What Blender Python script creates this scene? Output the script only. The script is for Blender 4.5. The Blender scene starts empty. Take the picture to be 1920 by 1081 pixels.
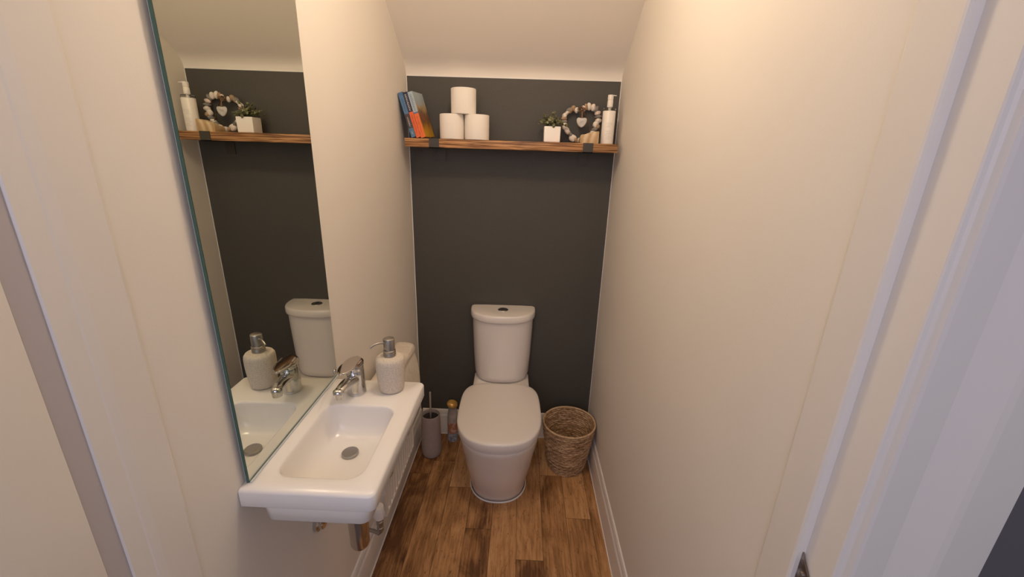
import bpy, bmesh, math, random
from mathutils import Vector, Matrix, noise
random.seed(7)
S = bpy.context.scene
COL = S.collection
PI = math.pi
W = 1.0            # room width
GY = -1.57         # inner edge of the door frame

# ------------------------------------------------------------------ materials
def new_mat(name):
    m = bpy.data.materials.new(name); m.use_nodes = True
    nt = m.node_tree
    b = nt.nodes['Principled BSDF']
    return m, nt, b
def nd(nt, t, **kw):
    n = nt.nodes.new(t)
    for k, v in kw.items(): setattr(n, k, v)
    return n
def rgb(c): return (c[0], c[1], c[2], 1)
def ramp(nt, stops, interp='LINEAR'):
    r = nd(nt, 'ShaderNodeValToRGB'); e = r.color_ramp.elements
    r.color_ramp.interpolation = interp
    while len(e) < len(stops): e.new(0.5)
    for i, (p, c) in enumerate(stops):
        e[i].position = p; e[i].color = rgb(c)
    return r
def simple(name, col, rough=.5, metal=0, spec=.5, bump=None, speckle=None, coat=0, coords='Object', **kw):
    """bump=(scale,strength,dist) ; speckle=(scale,colour,low,high)"""
    m, nt, b = new_mat(name)
    b.inputs['Base Color'].default_value = rgb(col)
    b.inputs['Roughness'].default_value = rough
    b.inputs['Metallic'].default_value = metal
    b.inputs['Specular IOR Level'].default_value = spec
    b.inputs['Coat Weight'].default_value = coat
    for k, v in kw.items(): b.inputs[k].default_value = v
    tc = nd(nt, 'ShaderNodeTexCoord')
    if bump:
        n = nd(nt, 'ShaderNodeTexNoise'); n.inputs['Scale'].default_value = bump[0]; n.inputs['Detail'].default_value = 3
        nt.links.new(tc.outputs[coords], n.inputs['Vector'])
        bp = nd(nt, 'ShaderNodeBump'); bp.inputs['Strength'].default_value = bump[1]; bp.inputs['Distance'].default_value = bump[2]
        nt.links.new(n.outputs['Fac'], bp.inputs['Height']); nt.links.new(bp.outputs['Normal'], b.inputs['Normal'])
    if speckle:
        n = nd(nt, 'ShaderNodeTexNoise'); n.inputs['Scale'].default_value = speckle[0]; n.inputs['Detail'].default_value = 2
        nt.links.new(tc.outputs[coords], n.inputs['Vector'])
        r = ramp(nt, [(speckle[2], col), (speckle[3], speckle[1])])
        nt.links.new(n.outputs['Fac'], r.inputs['Fac']); nt.links.new(r.outputs['Color'], b.inputs['Base Color'])
    return m

M = {}
M['wall'] = simple('wall_paint', (.80, .75, .68), .75, spec=.3, bump=(220, .10, .002), speckle=(2.0, (.78, .73, .66), .4, .7))
M['ceil'] = simple('ceiling_paint', (.84, .79, .72), .85, spec=.2, bump=(180, .10, .002))
M['grey'] = simple('grey_paint', (.072, .068, .059), .6, spec=.4, bump=(150, .25, .002), speckle=(260, (.088, .083, .073), .45, .7))
M['trimw'] = simple('white_gloss_trim', (.78, .74, .69), .35, spec=.45, bump=(30, .05, .002))
M['caulk'] = simple('white_caulk', (.85, .83, .80), .5)
M['ceramic'] = simple('white_ceramic', (.82, .77, .71), .10, spec=.5, coat=.3, bump=(8, .03, .002))
M['basin'] = simple('basin_ceramic', (.86, .83, .79), .19, spec=.5)
M['plastic'] = simple('white_plastic', (.80, .75, .70), .22, spec=.5)
M['chrome'] = simple('chrome', (.62, .61, .60), .09, 1, bump=(5, .02, .002))
M['steel'] = simple('brushed_steel', (.42, .40, .38), .34, 1, bump=(300, .1, .001))
M['trapmetal'] = simple('worn_chrome', (.60, .54, .48), .2, 1, bump=(40, .06, .001))
M['darksteel'] = simple('dark_steel', (.14, .13, .125), .4, 1, bump=(100, .05, .001))
M['dark'] = simple('dark_gap', (.02, .02, .02), .6, speckle=(40, (.03, .03, .03), .4, .6))
M['bracket'] = simple('grey_bracket_paint', (.062, .056, .044), .5, metal=.3, bump=(120, .2, .001))
M['sand'] = simple('sandstone_resin', (.66, .59, .49), .85, spec=.2, bump=(500, .5, .001), speckle=(420, (.50, .43, .36), .48, .66))
M['sandgrey'] = simple('grey_pink_resin', (.43, .36, .34), .85, spec=.2, bump=(500, .5, .001), speckle=(420, (.31, .25, .24), .45, .66))
M['paper'] = simple('tissue_paper', (.86, .81, .73), .95, spec=.05, bump=(160, .35, .002))
M['card'] = simple('cardboard', (.55, .42, .28), .9, bump=(120, .2, .001))
M['potw'] = simple('white_glazed_pot', (.88, .83, .77), .35, bump=(20, .03, .001))
M['soil'] = simple('potting_soil', (.05, .035, .022), .95, bump=(200, .8, .003), speckle=(150, (.10, .07, .045), .5, .7))
M['stem'] = simple('plant_stem', (.10, .10, .04), .7, bump=(100, .2, .001))
M['radiator'] = simple('radiator_enamel', (.78, .74, .70), .3, spec=.5, bump=(10, .02, .001))
M['towel'] = simple('cotton_towel', (.78, .71, .61), .98, spec=.05, bump=(420, .9, .003), speckle=(60, (.70, .62, .52), .4, .7))
M['hem'] = simple('towel_hem', (.60, .50, .40), .98, spec=.05, bump=(300, .9, .003), speckle=(130, (.36, .27, .20), .45, .62))
M['handle_dark'] = simple('dark_chrome_top', (.60, .57, .54), .12, 1, bump=(5, .02, .001))
M['gold'] = simple('gold_plastic', (.72, .42, .11), .3, metal=.35, spec=.5, bump=(20, .02, .001))
M['bottlewhite'] = simple('lotion_bottle_white', (.86, .81, .73), .35, bump=(20, .02, .001))
M['ink'] = simple('grey_ink', (.45, .42, .38), .7, speckle=(30, (.4, .37, .33), .4, .6))
M['black_seal'] = simple('black_seal', (.02, .02, .022), .4, bump=(30, .05, .001))
M['halldark'] = simple('dark_hall_wall', (.115, .11, .125), .8, bump=(100, .1, .002))
M['carpet'] = simple('hall_carpet', (.20, .19, .20), .95, bump=(300, .9, .004), speckle=(200, (.14, .13, .14), .4, .6))
M['latch'] = simple('aged_latch_metal', (.20, .15, .12), .4, 1, bump=(90, .3, .001), speckle=(60, (.42, .38, .36), .45, .6))
M['pendant'] = simple('frosted_stone', (.62, .60, .56), .5, bump=(60, .3, .002), speckle=(60, (.50, .48, .45), .45, .65))
M['raffia'] = simple('brown_raffia', (.26, .14, .06), .8, bump=(200, .6, .002), speckle=(80, (.16, .08, .035), .4, .6))
M['wire'] = simple('thin_wire', (.15, .13, .11), .5, 1)
PEB = {
 'w': simple('pebble_white', (.78, .71, .62), .6, bump=(60, .3, .002), speckle=(60, (.64, .56, .47), .5, .72)),
 'p': simple('pebble_pinkish', (.74, .60, .52), .6, bump=(60, .3, .002), speckle=(60, (.62, .48, .40), .5, .72)),
 'g': simple('pebble_grey', (.20, .18, .16), .7, bump=(60, .3, .002), speckle=(60, (.30, .28, .25), .45, .7)),
 't': simple('pebble_tan', (.42, .29, .17), .7, bump=(60, .3, .002), speckle=(60, (.30, .18, .10), .45, .7)),
}
M['onyx'] = None
def make_onyx():
    m, nt, b = new_mat('banded_beige_stone')
    tc = nd(nt, 'ShaderNodeTexCoord'); w = nd(nt, 'ShaderNodeTexWave')
    w.inputs['Scale'].default_value = 9; w.inputs['Distortion'].default_value = 5; w.inputs['Detail'].default_value = 3
    nt.links.new(tc.outputs['Object'], w.inputs['Vector'])
    r = ramp(nt, [(0, (.46, .31, .15)), (.5, (.56, .41, .23)), (1, (.66, .52, .33))])
    nt.links.new(w.outputs['Fac'], r.inputs['Fac']); nt.links.new(r.outputs['Color'], b.inputs['Base Color'])
    b.inputs['Roughness'].default_value = .45
    b.inputs['Subsurface Weight'].default_value = .1
    return m
M['onyx'] = make_onyx()
def make_mirror():
    m, nt, b = new_mat('mirror_silver')
    tc = nd(nt, 'ShaderNodeTexCoord'); n = nd(nt, 'ShaderNodeTexNoise'); n.inputs['Scale'].default_value = 3
    nt.links.new(tc.outputs['Object'], n.inputs['Vector'])
    r = ramp(nt, [(.3, (.69, .71, .63)), (.7, (.71, .725, .645))])
    nt.links.new(n.outputs['Fac'], r.inputs['Fac']); nt.links.new(r.outputs['Color'], b.inputs['Base Color'])
    b.inputs['Metallic'].default_value = 1; b.inputs['Roughness'].default_value = 0.0
    return m
M['mirror'] = make_mirror()
M['glassedge'] = simple('green_glass_edge', (.05, .115, .095), .15, spec=.5, bump=(10, .02, .001))
M['mirrorback'] = simple('mirror_backing', (.55, .60, .60), .5)
def make_clear():
    m, nt, b = new_mat('clear_plastic')
    b.inputs['Transmission Weight'].default_value = 1; b.inputs['Roughness'].default_value = .03
    b.inputs['IOR'].default_value = 1.3; b.inputs['Base Color'].default_value = (.95, .95, .93, 1)
    return m
M['clear'] = make_clear()
def make_leaf():
    m, nt, b = new_mat('succulent_leaf')
    tc = nd(nt, 'ShaderNodeTexCoord'); n = nd(nt, 'ShaderNodeTexNoise'); n.inputs['Scale'].default_value = 45
    nt.links.new(tc.outputs['Object'], n.inputs['Vector'])
    r = ramp(nt, [(.3, (.075, .080, .035)), (.55, (.17, .17, .075)), (.75, (.30, .31, .16))])
    nt.links.new(n.outputs['Fac'], r.inputs['Fac']); nt.links.new(r.outputs['Color'], b.inputs['Base Color'])
    b.inputs['Roughness'].default_value = .45
    return m
M['leaf'] = make_leaf()
def make_pine():
    m, nt, b = new_mat('stained_pine')
    tc = nd(nt, 'ShaderNodeTexCoord')
    mp = nd(nt, 'ShaderNodeMapping'); mp.inputs['Scale'].default_value = (1.9, 9, 58)
    nt.links.new(tc.outputs['Object'], mp.inputs['Vector'])
    n = nd(nt, 'ShaderNodeTexNoise'); n.inputs['Scale'].default_value = 1.3; n.inputs['Detail'].default_value = 3; n.inputs['Distortion'].default_value = .6
    nt.links.new(mp.outputs['Vector'], n.inputs['Vector'])
    mul = nd(nt, 'ShaderNodeMath', operation='MULTIPLY'); mul.inputs[1].default_value = 34
    nt.links.new(n.outputs['Fac'], mul.inputs[0])
    sn = nd(nt, 'ShaderNodeMath', operation='SINE'); nt.links.new(mul.outputs[0], sn.inputs[0])
    mr = nd(nt, 'ShaderNodeMapRange'); mr.inputs['From Min'].default_value = -1; nt.links.new(sn.outputs[0], mr.inputs['Value'])
    r = ramp(nt, [(0, (.17, .065, .020)), (.35, (.36, .165, .055)), (1, (.60, .33, .14))])
    nt.links.new(mr.outputs['Result'], r.inputs['Fac'])
    n2 = nd(nt, 'ShaderNodeTexNoise'); n2.inputs['Scale'].default_value = 5
    nt.links.new(tc.outputs['Object'], n2.inputs['Vector'])
    r2 = ramp(nt, [(.3, (.75, .75, .75)), (.7, (1.1, 1.1, 1.1))]); nt.links.new(n2.outputs['Fac'], r2.inputs['Fac'])
    mx = nd(nt, 'ShaderNodeMix', data_type='RGBA', blend_type='MULTIPLY'); mx.inputs['Factor'].default_value = 1
    nt.links.new(r.outputs['Color'], mx.inputs['A']); nt.links.new(r2.outputs['Color'], mx.inputs['B'])
    nt.links.new(mx.outputs['Result'], b.inputs['Base Color'])
    b.inputs['Roughness'].default_value = .5
    bp = nd(nt, 'ShaderNodeBump'); bp.inputs['Strength'].default_value = .3; bp.inputs['Distance'].default_value = .002
    nt.links.new(mr.outputs['Result'], bp.inputs['Height']); nt.links.new(bp.outputs['Normal'], b.inputs['Normal'])
    return m
M['pine'] = make_pine()
def make_floor():
    m, nt, b = new_mat('oak_plank_vinyl')
    L = nt.links
    tc = nd(nt, 'ShaderNodeTexCoord')
    at = nd(nt, 'ShaderNodeAttribute', attribute_name='plank')      # r tone, g random offset
    sp = nd(nt, 'ShaderNodeSeparateColor'); L.new(at.outputs['Color'], sp.inputs['Color'])
    off = nd(nt, 'ShaderNodeCombineXYZ')
    k = nd(nt, 'ShaderNodeMath', operation='MULTIPLY'); k.inputs[1].default_value = 17; L.new(sp.outputs['Green'], k.inputs[0])
    L.new(k.outputs[0], off.inputs['Z']); L.new(k.outputs[0], off.inputs['Y'])
    ad = nd(nt, 'ShaderNodeVectorMath', operation='ADD'); L.new(tc.outputs['Object'], ad.inputs[0]); L.new(off.outputs[0], ad.inputs[1])
    def nz(scale, sc, detail=4, dist=0.0):
        mp = nd(nt, 'ShaderNodeMapping'); mp.inputs['Scale'].default_value = scale
        L.new(ad.outputs[0], mp.inputs['Vector'])
        n = nd(nt, 'ShaderNodeTexNoise'); n.inputs['Scale'].default_value = sc; n.inputs['Detail'].default_value = detail
        n.inputs['Distortion'].default_value = dist
        L.new(mp.outputs['Vector'], n.inputs['Vector']); return n
    grain = nz((30, 2.2, 30), 4, 6, .3)          # fine long grain
    cloud = nz((5, 1.8, 5), 2.0, 4, 1.2)       # large figure
    fleck = nz((40, 12, 40), 3, 5, .8)
    r1 = ramp(nt, [(.32, (.13, .056, .022)), (.46, (.32, .158, .060)), (.57, (.48, .255, .105)), (.74, (.66, .39, .18))])
    mixf = nd(nt, 'ShaderNodeMath', operation='MULTIPLY_ADD'); mixf.inputs[1].default_value = .42
    L.new(grain.outputs['Fac'], mixf.inputs[0])
    c2 = nd(nt, 'ShaderNodeMath', operation='MULTIPLY'); c2.inputs[1].default_value = .62; L.new(cloud.outputs['Fac'], c2.inputs[0])
    L.new(c2.outputs[0], mixf.inputs[2])
    t2 = nd(nt, 'ShaderNodeMath', operation='MULTIPLY_ADD'); t2.inputs[1].default_value = .34; t2.inputs[2].default_value = -.17
    L.new(sp.outputs['Red'], t2.inputs[0])
    s1 = nd(nt, 'ShaderNodeMath', operation='ADD'); L.new(mixf.outputs[0], s1.inputs[0]); L.new(t2.outputs[0], s1.inputs[1])
    L.new(s1.outputs[0], r1.inputs['Fac'])
    rf = ramp(nt, [(.30, (.45, .40, .38)), (.42, (1, 1, 1))]); L.new(fleck.outputs['Fac'], rf.inputs['Fac'])
    mx = nd(nt, 'ShaderNodeMix', data_type='RGBA', blend_type='MULTIPLY'); mx.inputs['Factor'].default_value = .8
    L.new(r1.outputs['Color'], mx.inputs['A']); L.new(rf.outputs['Color'], mx.inputs['B'])
    # seams from the plank uv (metres from the nearest edge packed in uv)
    uv = nd(nt, 'ShaderNodeUVMap', uv_map='edge'); su = nd(nt, 'ShaderNodeSeparateXYZ'); L.new(uv.outputs['UV'], su.inputs[0])
    def edge(sock, wdt, length):
        a = nd(nt, 'ShaderNodeMath', operation='PINGPONG'); a.inputs[1].default_value = 0.5; L.new(sock, a.inputs[0])
        c = nd(nt, 'ShaderNodeMath', operation='LESS_THAN'); c.inputs[1].default_value = wdt / length; L.new(a.outputs[0], c.inputs[0]); return c
    e1 = edge(su.outputs['X'], .0011, .1157); e2 = edge(su.outputs['Y'], .0012, .9)
    mxm = nd(nt, 'ShaderNodeMath', operation='MAXIMUM'); L.new(e1.outputs[0], mxm.inputs[0]); L.new(e2.outputs[0], mxm.inputs[1])
    m2 = nd(nt, 'ShaderNodeMix', data_type='RGBA', blend_type='MIX'); m2.inputs['B'].default_value = (.045, .02, .009, 1)
    f2 = nd(nt, 'ShaderNodeMath', operation='MULTIPLY'); f2.inputs[1].default_value = .75; L.new(mxm.outputs[0], f2.inputs[0])
    L.new(f2.outputs[0], m2.inputs['Factor']); L.new(mx.outputs['Result'], m2.inputs['A'])
    L.new(m2.outputs['Result'], b.inputs['Base Color'])
    b.inputs['Roughness'].default_value = .48; b.inputs['Specular IOR Level'].default_value = .35
    bp = nd(nt, 'ShaderNodeBump'); bp.inputs['Strength'].default_value = .15; bp.inputs['Distance'].default_value = .002
    L.new(fleck.outputs['Fac'], bp.inputs['Height']); L.new(bp.outputs['Normal'], b.inputs['Normal'])
    return m
M['floor'] = make_floor()
def make_wicker():
    m, nt, b = new_mat('woven_seagrass')
    L = nt.links
    tc = nd(nt, 'ShaderNodeTexCoord')
    at = nd(nt, 'ShaderNodeAttribute', attribute_name='weave')
    sp = nd(nt, 'ShaderNodeSeparateColor'); L.new(at.outputs['Color'], sp.inputs['Color'])
    n = nd(nt, 'ShaderNodeTexNoise'); n.inputs['Scale'].default_value = 70; n.inputs['Detail'].default_value = 4
    L.new(tc.outputs['Object'], n.inputs['Vector'])
    ml = nd(nt, 'ShaderNodeMath', operation='MULTIPLY_ADD'); ml.inputs[1].default_value = .55
    L.new(n.outputs['Fac'], ml.inputs[0])
    s2 = nd(nt, 'ShaderNodeMath', operation='MULTIPLY'); s2.inputs[1].default_value = .55; L.new(sp.outputs['Red'], s2.inputs[0])
    L.new(s2.outputs[0], ml.inputs[2])
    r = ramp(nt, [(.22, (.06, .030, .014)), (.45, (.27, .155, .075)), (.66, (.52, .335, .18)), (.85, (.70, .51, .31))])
    L.new(ml.outputs[0], r.inputs['Fac']); L.new(r.outputs['Color'], b.inputs['Base Color'])
    b.inputs['Roughness'].default_value = .75
    bp = nd(nt, 'ShaderNodeBump'); bp.inputs['Strength'].default_value = .5; bp.inputs['Distance'].default_value = .002
    L.new(n.outputs['Fac'], bp.inputs['Height']); L.new(bp.outputs['Normal'], b.inputs['Normal'])
    return m
M['wicker'] = make_wicker()
def split_mat(name, stops, rough=.45, noisecol=None):
    """colour bands along local z of a unit-height object (Generated z)"""
    m, nt, b = new_mat(name)
    tc = nd(nt, 'ShaderNodeTexCoord'); s = nd(nt, 'ShaderNodeSeparateXYZ'); nt.links.new(tc.outputs['Generated'], s.inputs[0])
    r = ramp(nt, stops, 'CONSTANT'); nt.links.new(s.outputs['Z'], r.inputs['Fac'])
    src = r.outputs['Color']
    n = nd(nt, 'ShaderNodeTexNoise'); n.inputs['Scale'].default_value = 14; nt.links.new(tc.outputs['Generated'], n.inputs['Vector'])
    r2 = ramp(nt, [(.35, (.75, .75, .75)), (.65, (1.15, 1.15, 1.15))]); nt.links.new(n.outputs['Fac'], r2.inputs['Fac'])
    mx = nd(nt, 'ShaderNodeMix', data_type='RGBA', blend_type='MULTIPLY'); mx.inputs['Factor'].default_value = .6
    nt.links.new(src, mx.inputs['A']); nt.links.new(r2.outputs['Color'], mx.inputs['B'])
    nt.links.new(mx.outputs['Result'], b.inputs['Base Color']); b.inputs['Roughness'].default_value = rough
    return m
def cover_art(name):
    m, nt, b = new_mat(name)
    L = nt.links
    tc = nd(nt, 'ShaderNodeTexCoord'); s = nd(nt, 'ShaderNodeSeparateXYZ'); L.new(tc.outputs['Generated'], s.inputs[0])
    mp = nd(nt, 'ShaderNodeMapping'); mp.inputs['Scale'].default_value = (1, 12, 3.0); L.new(tc.outputs['Generated'], mp.inputs['Vector'])
    n = nd(nt, 'ShaderNodeTexNoise'); n.inputs['Scale'].default_value = 1.0; n.inputs['Detail'].default_value = 5; L.new(mp.outputs['Vector'], n.inputs['Vector'])
    ma = nd(nt, 'ShaderNodeMath', operation='MULTIPLY_ADD'); ma.inputs[1].default_value = .75; L.new(n.outputs['Fac'], ma.inputs[0])
    sb = nd(nt, 'ShaderNodeMath', operation='SUBTRACT'); L.new(s.outputs['Z'], sb.inputs[0]); sb.inputs[1].default_value = .37
    L.new(sb.outputs[0], ma.inputs[2])
    r = ramp(nt, [(0, (.62, .36, .03)), (.2, (.55, .27, .02)), (.36, (.12, .07, .035)), (.46, (.30, .10, .05)), (.56, (.10, .09, .06)), (.66, (.58, .34, .10)), (.73, (.36, .42, .44)), (.95, (.42, .50, .54))])
    L.new(ma.outputs[0], r.inputs['Fac']); L.new(r.outputs['Color'], b.inputs['Base Color']); b.inputs['Roughness'].default_value = .35
    return m

# ------------------------------------------------------------------ mesh helpers
def finish(name, bm, mat, parent=None, loc=(0, 0, 0), rot=(0, 0, 0), sharp=35, smooth=True, **props):
    me = bpy.data.meshes.new(name)
    bmesh.ops.recalc_face_normals(bm, faces=bm.faces)
    bm.to_mesh(me); bm.free()
    mats = mat if isinstance(mat, (list, tuple)) else [mat]
    for m in mats: me.materials.append(m)
    if smooth:
        me.polygons.foreach_set('use_smooth', [True] * len(me.polygons))
        me.set_sharp_from_angle(angle=math.radians(sharp))
    o = bpy.data.objects.new(name, me); COL.objects.link(o)
    o.location = loc; o.rotation_euler = rot
    if parent: o.parent = parent
    for k, v in props.items(): o[k] = v
    return o
def thing(name, label, cat, loc=(0, 0, 0), rotz=0, group=None):
    o = bpy.data.objects.new(name, None); COL.objects.link(o)
    o.empty_display_size = .05
    o.location = loc; o.rotation_euler = (0, 0, rotz); o['label'] = label; o['category'] = cat
    if group: o['group'] = group
    return o
def struct(name, bm, mat, **kw):
    return finish(name, bm, mat, kind='structure', **kw)
def box(bm, x0, x1, y0, y1, z0, z1, bev=0, seg=2, mi=0):
    g = bmesh.ops.create_cube(bm, size=1)
    vs = g['verts']
    for v in vs:
        v.co = Vector(((x0 + x1) / 2 + v.co.x * (x1 - x0), (y0 + y1) / 2 + v.co.y * (y1 - y0), (z0 + z1) / 2 + v.co.z * (z1 - z0)))
    fs = set(f for v in vs for f in v.link_faces)
    for f in fs: f.material_index = mi
    if bev:
        es = list(set(e for v in vs for e in v.link_edges))
        bmesh.ops.bevel(bm, geom=es, offset=bev, segments=seg, profile=.5, affect='EDGES')
    return bm
def BM(): return bmesh.new()
def loft(bm, rings, cap0=True, cap1=True, closed=True, mi=0):
    R = [[bm.verts.new(p) for p in ring] for ring in rings]
    n = len(R[0])
    for a, b in zip(R[:-1], R[1:]):
        for i in range(n if closed else n - 1):
            j = (i + 1) % n
            f = bm.faces.new((a[i], a[j], b[j], b[i])); f.material_index = mi
    if cap0: f = bm.faces.new(R[0][::-1]); f.material_index = mi
    if cap1: f = bm.faces.new(R[-1]); f.material_index = mi
    return R
def circle(c, r, n=32, ax='z', ry=None):
    ry = r if ry is None else ry
    out = []
    for i in range(n):
        a = 2 * PI * i / n
        u, v = r * math.cos(a), ry * math.sin(a)
        out.append((c[0] + u, c[1] + v, c[2]) if ax == 'z' else (c[0] + u, c[1], c[2] + v) if ax == 'y' else (c[0], c[1] + u, c[2] + v))
    return out
def lathe(bm, prof, n=40, c=(0, 0, 0), cap0=True, cap1=True, mi=0):
    return loft(bm, [circle((c[0], c[1], c[2] + z), max(r, 1e-4), n) for r, z in prof], cap0, cap1, mi=mi)
def tube(bm, pts, radii, n=14, cap=True, flat=1.0, mi=0):
    pts = [Vector(p) for p in pts]
    if not isinstance(radii, (list, tuple)): radii = [radii] * len(pts)
    rings = []; prev = None
    for i, p in enumerate(pts):
        t = (pts[min(i + 1, len(pts) - 1)] - pts[max(i - 1, 0)]).normalized()
        if prev is None:
            up = Vector((0, 0, 1)) if abs(t.z) < .9 else Vector((1, 0, 0))
            u = t.cross(up).normalized()
        else:
            u = (prev - t * prev.dot(t)).normalized()
        prev = u; v = t.cross(u)
        rings.append([p + (u * math.cos(2 * PI * k / n) + v * math.sin(2 * PI * k / n) * flat) * radii[i] for k in range(n)])
    return loft(bm, rings, cap, cap, mi=mi)
def bez(p0, p1, p2, p3, n=12):
    out = []
    for i in range(n + 1):
        t = i / n
        out.append(Vector(p0) * (1 - t) ** 3 + Vector(p1) * 3 * t * (1 - t) ** 2 + Vector(p2) * 3 * t * t * (1 - t) + Vector(p3) * t ** 3)
    return out
def rrect(x0, x1, y0, y1, r, z, n=7, m=6):
    """rounded rectangle ring; r may be a tuple per corner (x1y1, x0y1, x0y0, x1y0)"""
    rr = r if isinstance(r, tuple) else (r,) * 4
    cs = [((x1 - rr[0], y1 - rr[0]), 0, rr[0]), ((x0 + rr[1], y1 - rr[1]), 90, rr[1]), ((x0 + rr[2], y0 + rr[2]), 180, rr[2]), ((x1 - rr[3], y0 + rr[3]), 270, rr[3])]
    arcs = []
    for c, a0, q in cs:
        arcs.append([(c[0] + q * math.cos(math.radians(a0 + 90 * i / n)), c[1] + q * math.sin(math.radians(a0 + 90 * i / n))) for i in range(n + 1)])
    out = []
    for k in range(4):
        out += arcs[k]
        a, b = arcs[k][-1], arcs[(k + 1) % 4][0]
        for i in range(1, m): out.append((a[0] + (b[0] - a[0]) * i / m, a[1] + (b[1] - a[1]) * i / m))
    return [(x, y, z) for x, y in out]
def prism_y(bm, prof, y0, y1, mi=0):
    """closed profile in x,z extruded along y"""
    return loft(bm, [[(x, y0, z) for x, z in prof], [(x, y1, z) for x, z in prof]], mi=mi)
def prism_z(bm, prof, z0, z1, mi=0):
    return loft(bm, [[(x, y, z0) for x, y in prof], [(x, y, z1) for x, y in prof]], mi=mi)
def copy_tree(o, parent=None):
    c = o.copy(); COL.objects.link(c)
    if parent: c.parent = parent
    for ch in list(o.children): copy_tree(ch, c)
    return c

# ------------------------------------------------------------------ room shell
bm = BM(); prism_z(bm, [(0, 0), (0, GY), (-.12, GY), (-.12, .1), (0, .1)], 0, 2.5)
struct('wall_left', bm, M['wall'], smooth=False)
bm = BM(); prism_z(bm, [(W, 0), (W, .1), (W + .12, .1), (W + .12, GY), (W, GY)], 0, 2.5)
struct('wall_right', bm, M['wall'], smooth=False)
bm = BM()
GZ = 1.952
box(bm, 0, W, 0, .1, 0, GZ, mi=0); box(bm, 0, W, 0, .1, GZ, 2.05, mi=1)
box(bm, 0.0005, .0035, -.0006, .001, .16, GZ, mi=2); box(bm, 0.0005, W - .0005, -.0006, .001, GZ - .001, GZ + .004, mi=2)
box(bm, W - .003, W - .0005, -.0006, .001, .16, GZ, mi=2)
struct('wall_back', bm, [M['grey'], M['wall'], M['caulk']], smooth=False)
# sloping underside of the stairs and the flat ceiling in front of it
prof = [(.0, 1.957), (-.002, 1.972), (-.009, 1.986), (-.022, 2.002), (-.043, 2.019), (-.26, 2.174), (-.72, 2.50), (GY - .12, 2.50), (GY - .12, 2.6), (.1, 2.6), (.1, 1.957)]
bm = BM(); loft(bm, [[(x, y, z) for y, z in prof] for x in (-.12, W + .12)])
struct('ceiling', bm, M['ceil'], sharp=38)
# wall above the door
bm = BM(); box(bm, -.12, W + .12, GY - .12, GY - .001, 2.08, 2.499)
struct('wall_front', bm, M['wall'], smooth=False)

# floor of staggered planks: one mesh, plank tones carried as an attribute
bm = BM()
uvl = bm.loops.layers.uv.new('edge'); cl = bm.loops.layers.float_color.new('plank')
pw = .1157; x0 = .592
ends = {-5: [-.35], -4: [-.25, -1.15], -3: [-.432, -1.3], -2: [-.672, -1.5], -1: [-.2, -1.1], 0: [-.814], 1: [-.324, -1.22], 2: [-.592, -1.45], 3: [-.15, -1.02]}
tones = {}
for k in range(-6, 5):
    xa, xb = max(x0 + k * pw, -.0), min(x0 + (k + 1) * pw, W)
    if xb <= xa: continue
    es = sorted(ends.get(k, [-.5, -1.4])); es = [-1.69] + [e for e in es if e > -1.68] + [0]
    for j in range(len(es) - 1):
        ya, yb = es[j], es[j + 1]
        t = random.random(); g = random.random()
        vs = [bm.verts.new((x, y, 0)) for x, y in ((xa, ya), (xb, ya), (xb, yb), (xa, yb))]
        f = bm.faces.new(vs)
        Ln = .9
        for l, (u, v) in zip(f.loops, (((xa - x0 - k * pw) / pw, 0), ((xb - x0 - k * pw) / pw, 0), ((xb - x0 - k * pw) / pw, 1), ((xa - x0 - k * pw) / pw, 1))):
            l[uvl].uv = (u, v); l[cl] = (t, g, 0, 1)
o = finish('floor', bm, M['floor'], smooth=False, kind='structure')
bm = BM(); box(bm, -2.2, 3.2, -4.2, -1.69, -.03, .0)
struct('floor_hall', bm, M['carpet'], smooth=False)

# skirting boards (profile: offset from wall, height)
SK = [(0, 0), (.015, 0), (.015, .118), (.0135, .127), (.010, .133), (.010, .140), (.0085, .152), (.005, .160), (.0, .163)]
bm = BM(); prism_y(bm, SK, GY + .0, -.0005)
box(bm, .015, .0185, GY, -.015, 0, .004)
struct('baseboard_left', bm, M['trimw'], sharp=25)
bm = BM(); prism_y(bm, [(W - d, z) for d, z in SK], GY, -.0005)
box(bm, W - .0185, W - .015, GY, -.015, 0, .004)
struct('baseboard_right', bm, M['trimw'], sharp=25)
bm = BM(); loft(bm, [[(x, -d, z) for d, z in SK] for x in (.015, W - .015)])
box(bm, .018, W - .018, -.0185, -.015, 0, .004)
struct('baseboard_back', bm, M['trimw'], sharp=25)

# door frame: stop, lining with rebate, moulded architrave (right), the same on the left, head above
ST0, ST1, LN = GY, -1.637, -1.690
profR = [(W + .12, ST0), (W - .003, ST0), (W - .004, ST0 - .003), (W - .006, ST1 + .003), (W - .005, ST1), (W - .003, ST1 - .002), (W + .008, ST1 - .002),
         (W + .008, LN + .002), (W + .0095, LN), (W + .014, LN - .0005), (W + .0165, LN - .003), (W + .019, LN - .0095), (W + .024, LN - .0105),
         (W + .060, LN - .0105), (W + .070, LN - .013), (W + .100, LN - .024), (W + .108, LN - .0255), (W + .160, LN - .0255), (W + .165, LN - .022), (W + .166, LN + .0), (W + .12, LN)]
bm = BM(); prism_z(bm, profR, 0, 2.08); struct('trim_1', bm, M['trimw'], sharp=9)
profL = [(-.12, ST0), (.0015, ST0), (.0025, ST0 - .004), (.0028, ST1 + .01), (.0012, ST1 - .004), (.0002, ST1 - .007), (-.001, -1.672), (-.003, -1.6735), (-.12, -1.6735)]
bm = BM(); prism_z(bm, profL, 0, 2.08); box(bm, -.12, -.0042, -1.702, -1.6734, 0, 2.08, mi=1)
struct('trim_2', bm, [M['trimw'], simple('grey_groove_shade', (.50, .46, .46), .8, spec=.2, bump=(40, .1, .001))], sharp=5)  # grey strip beside the door leaf: groove shade put into its colour
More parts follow.
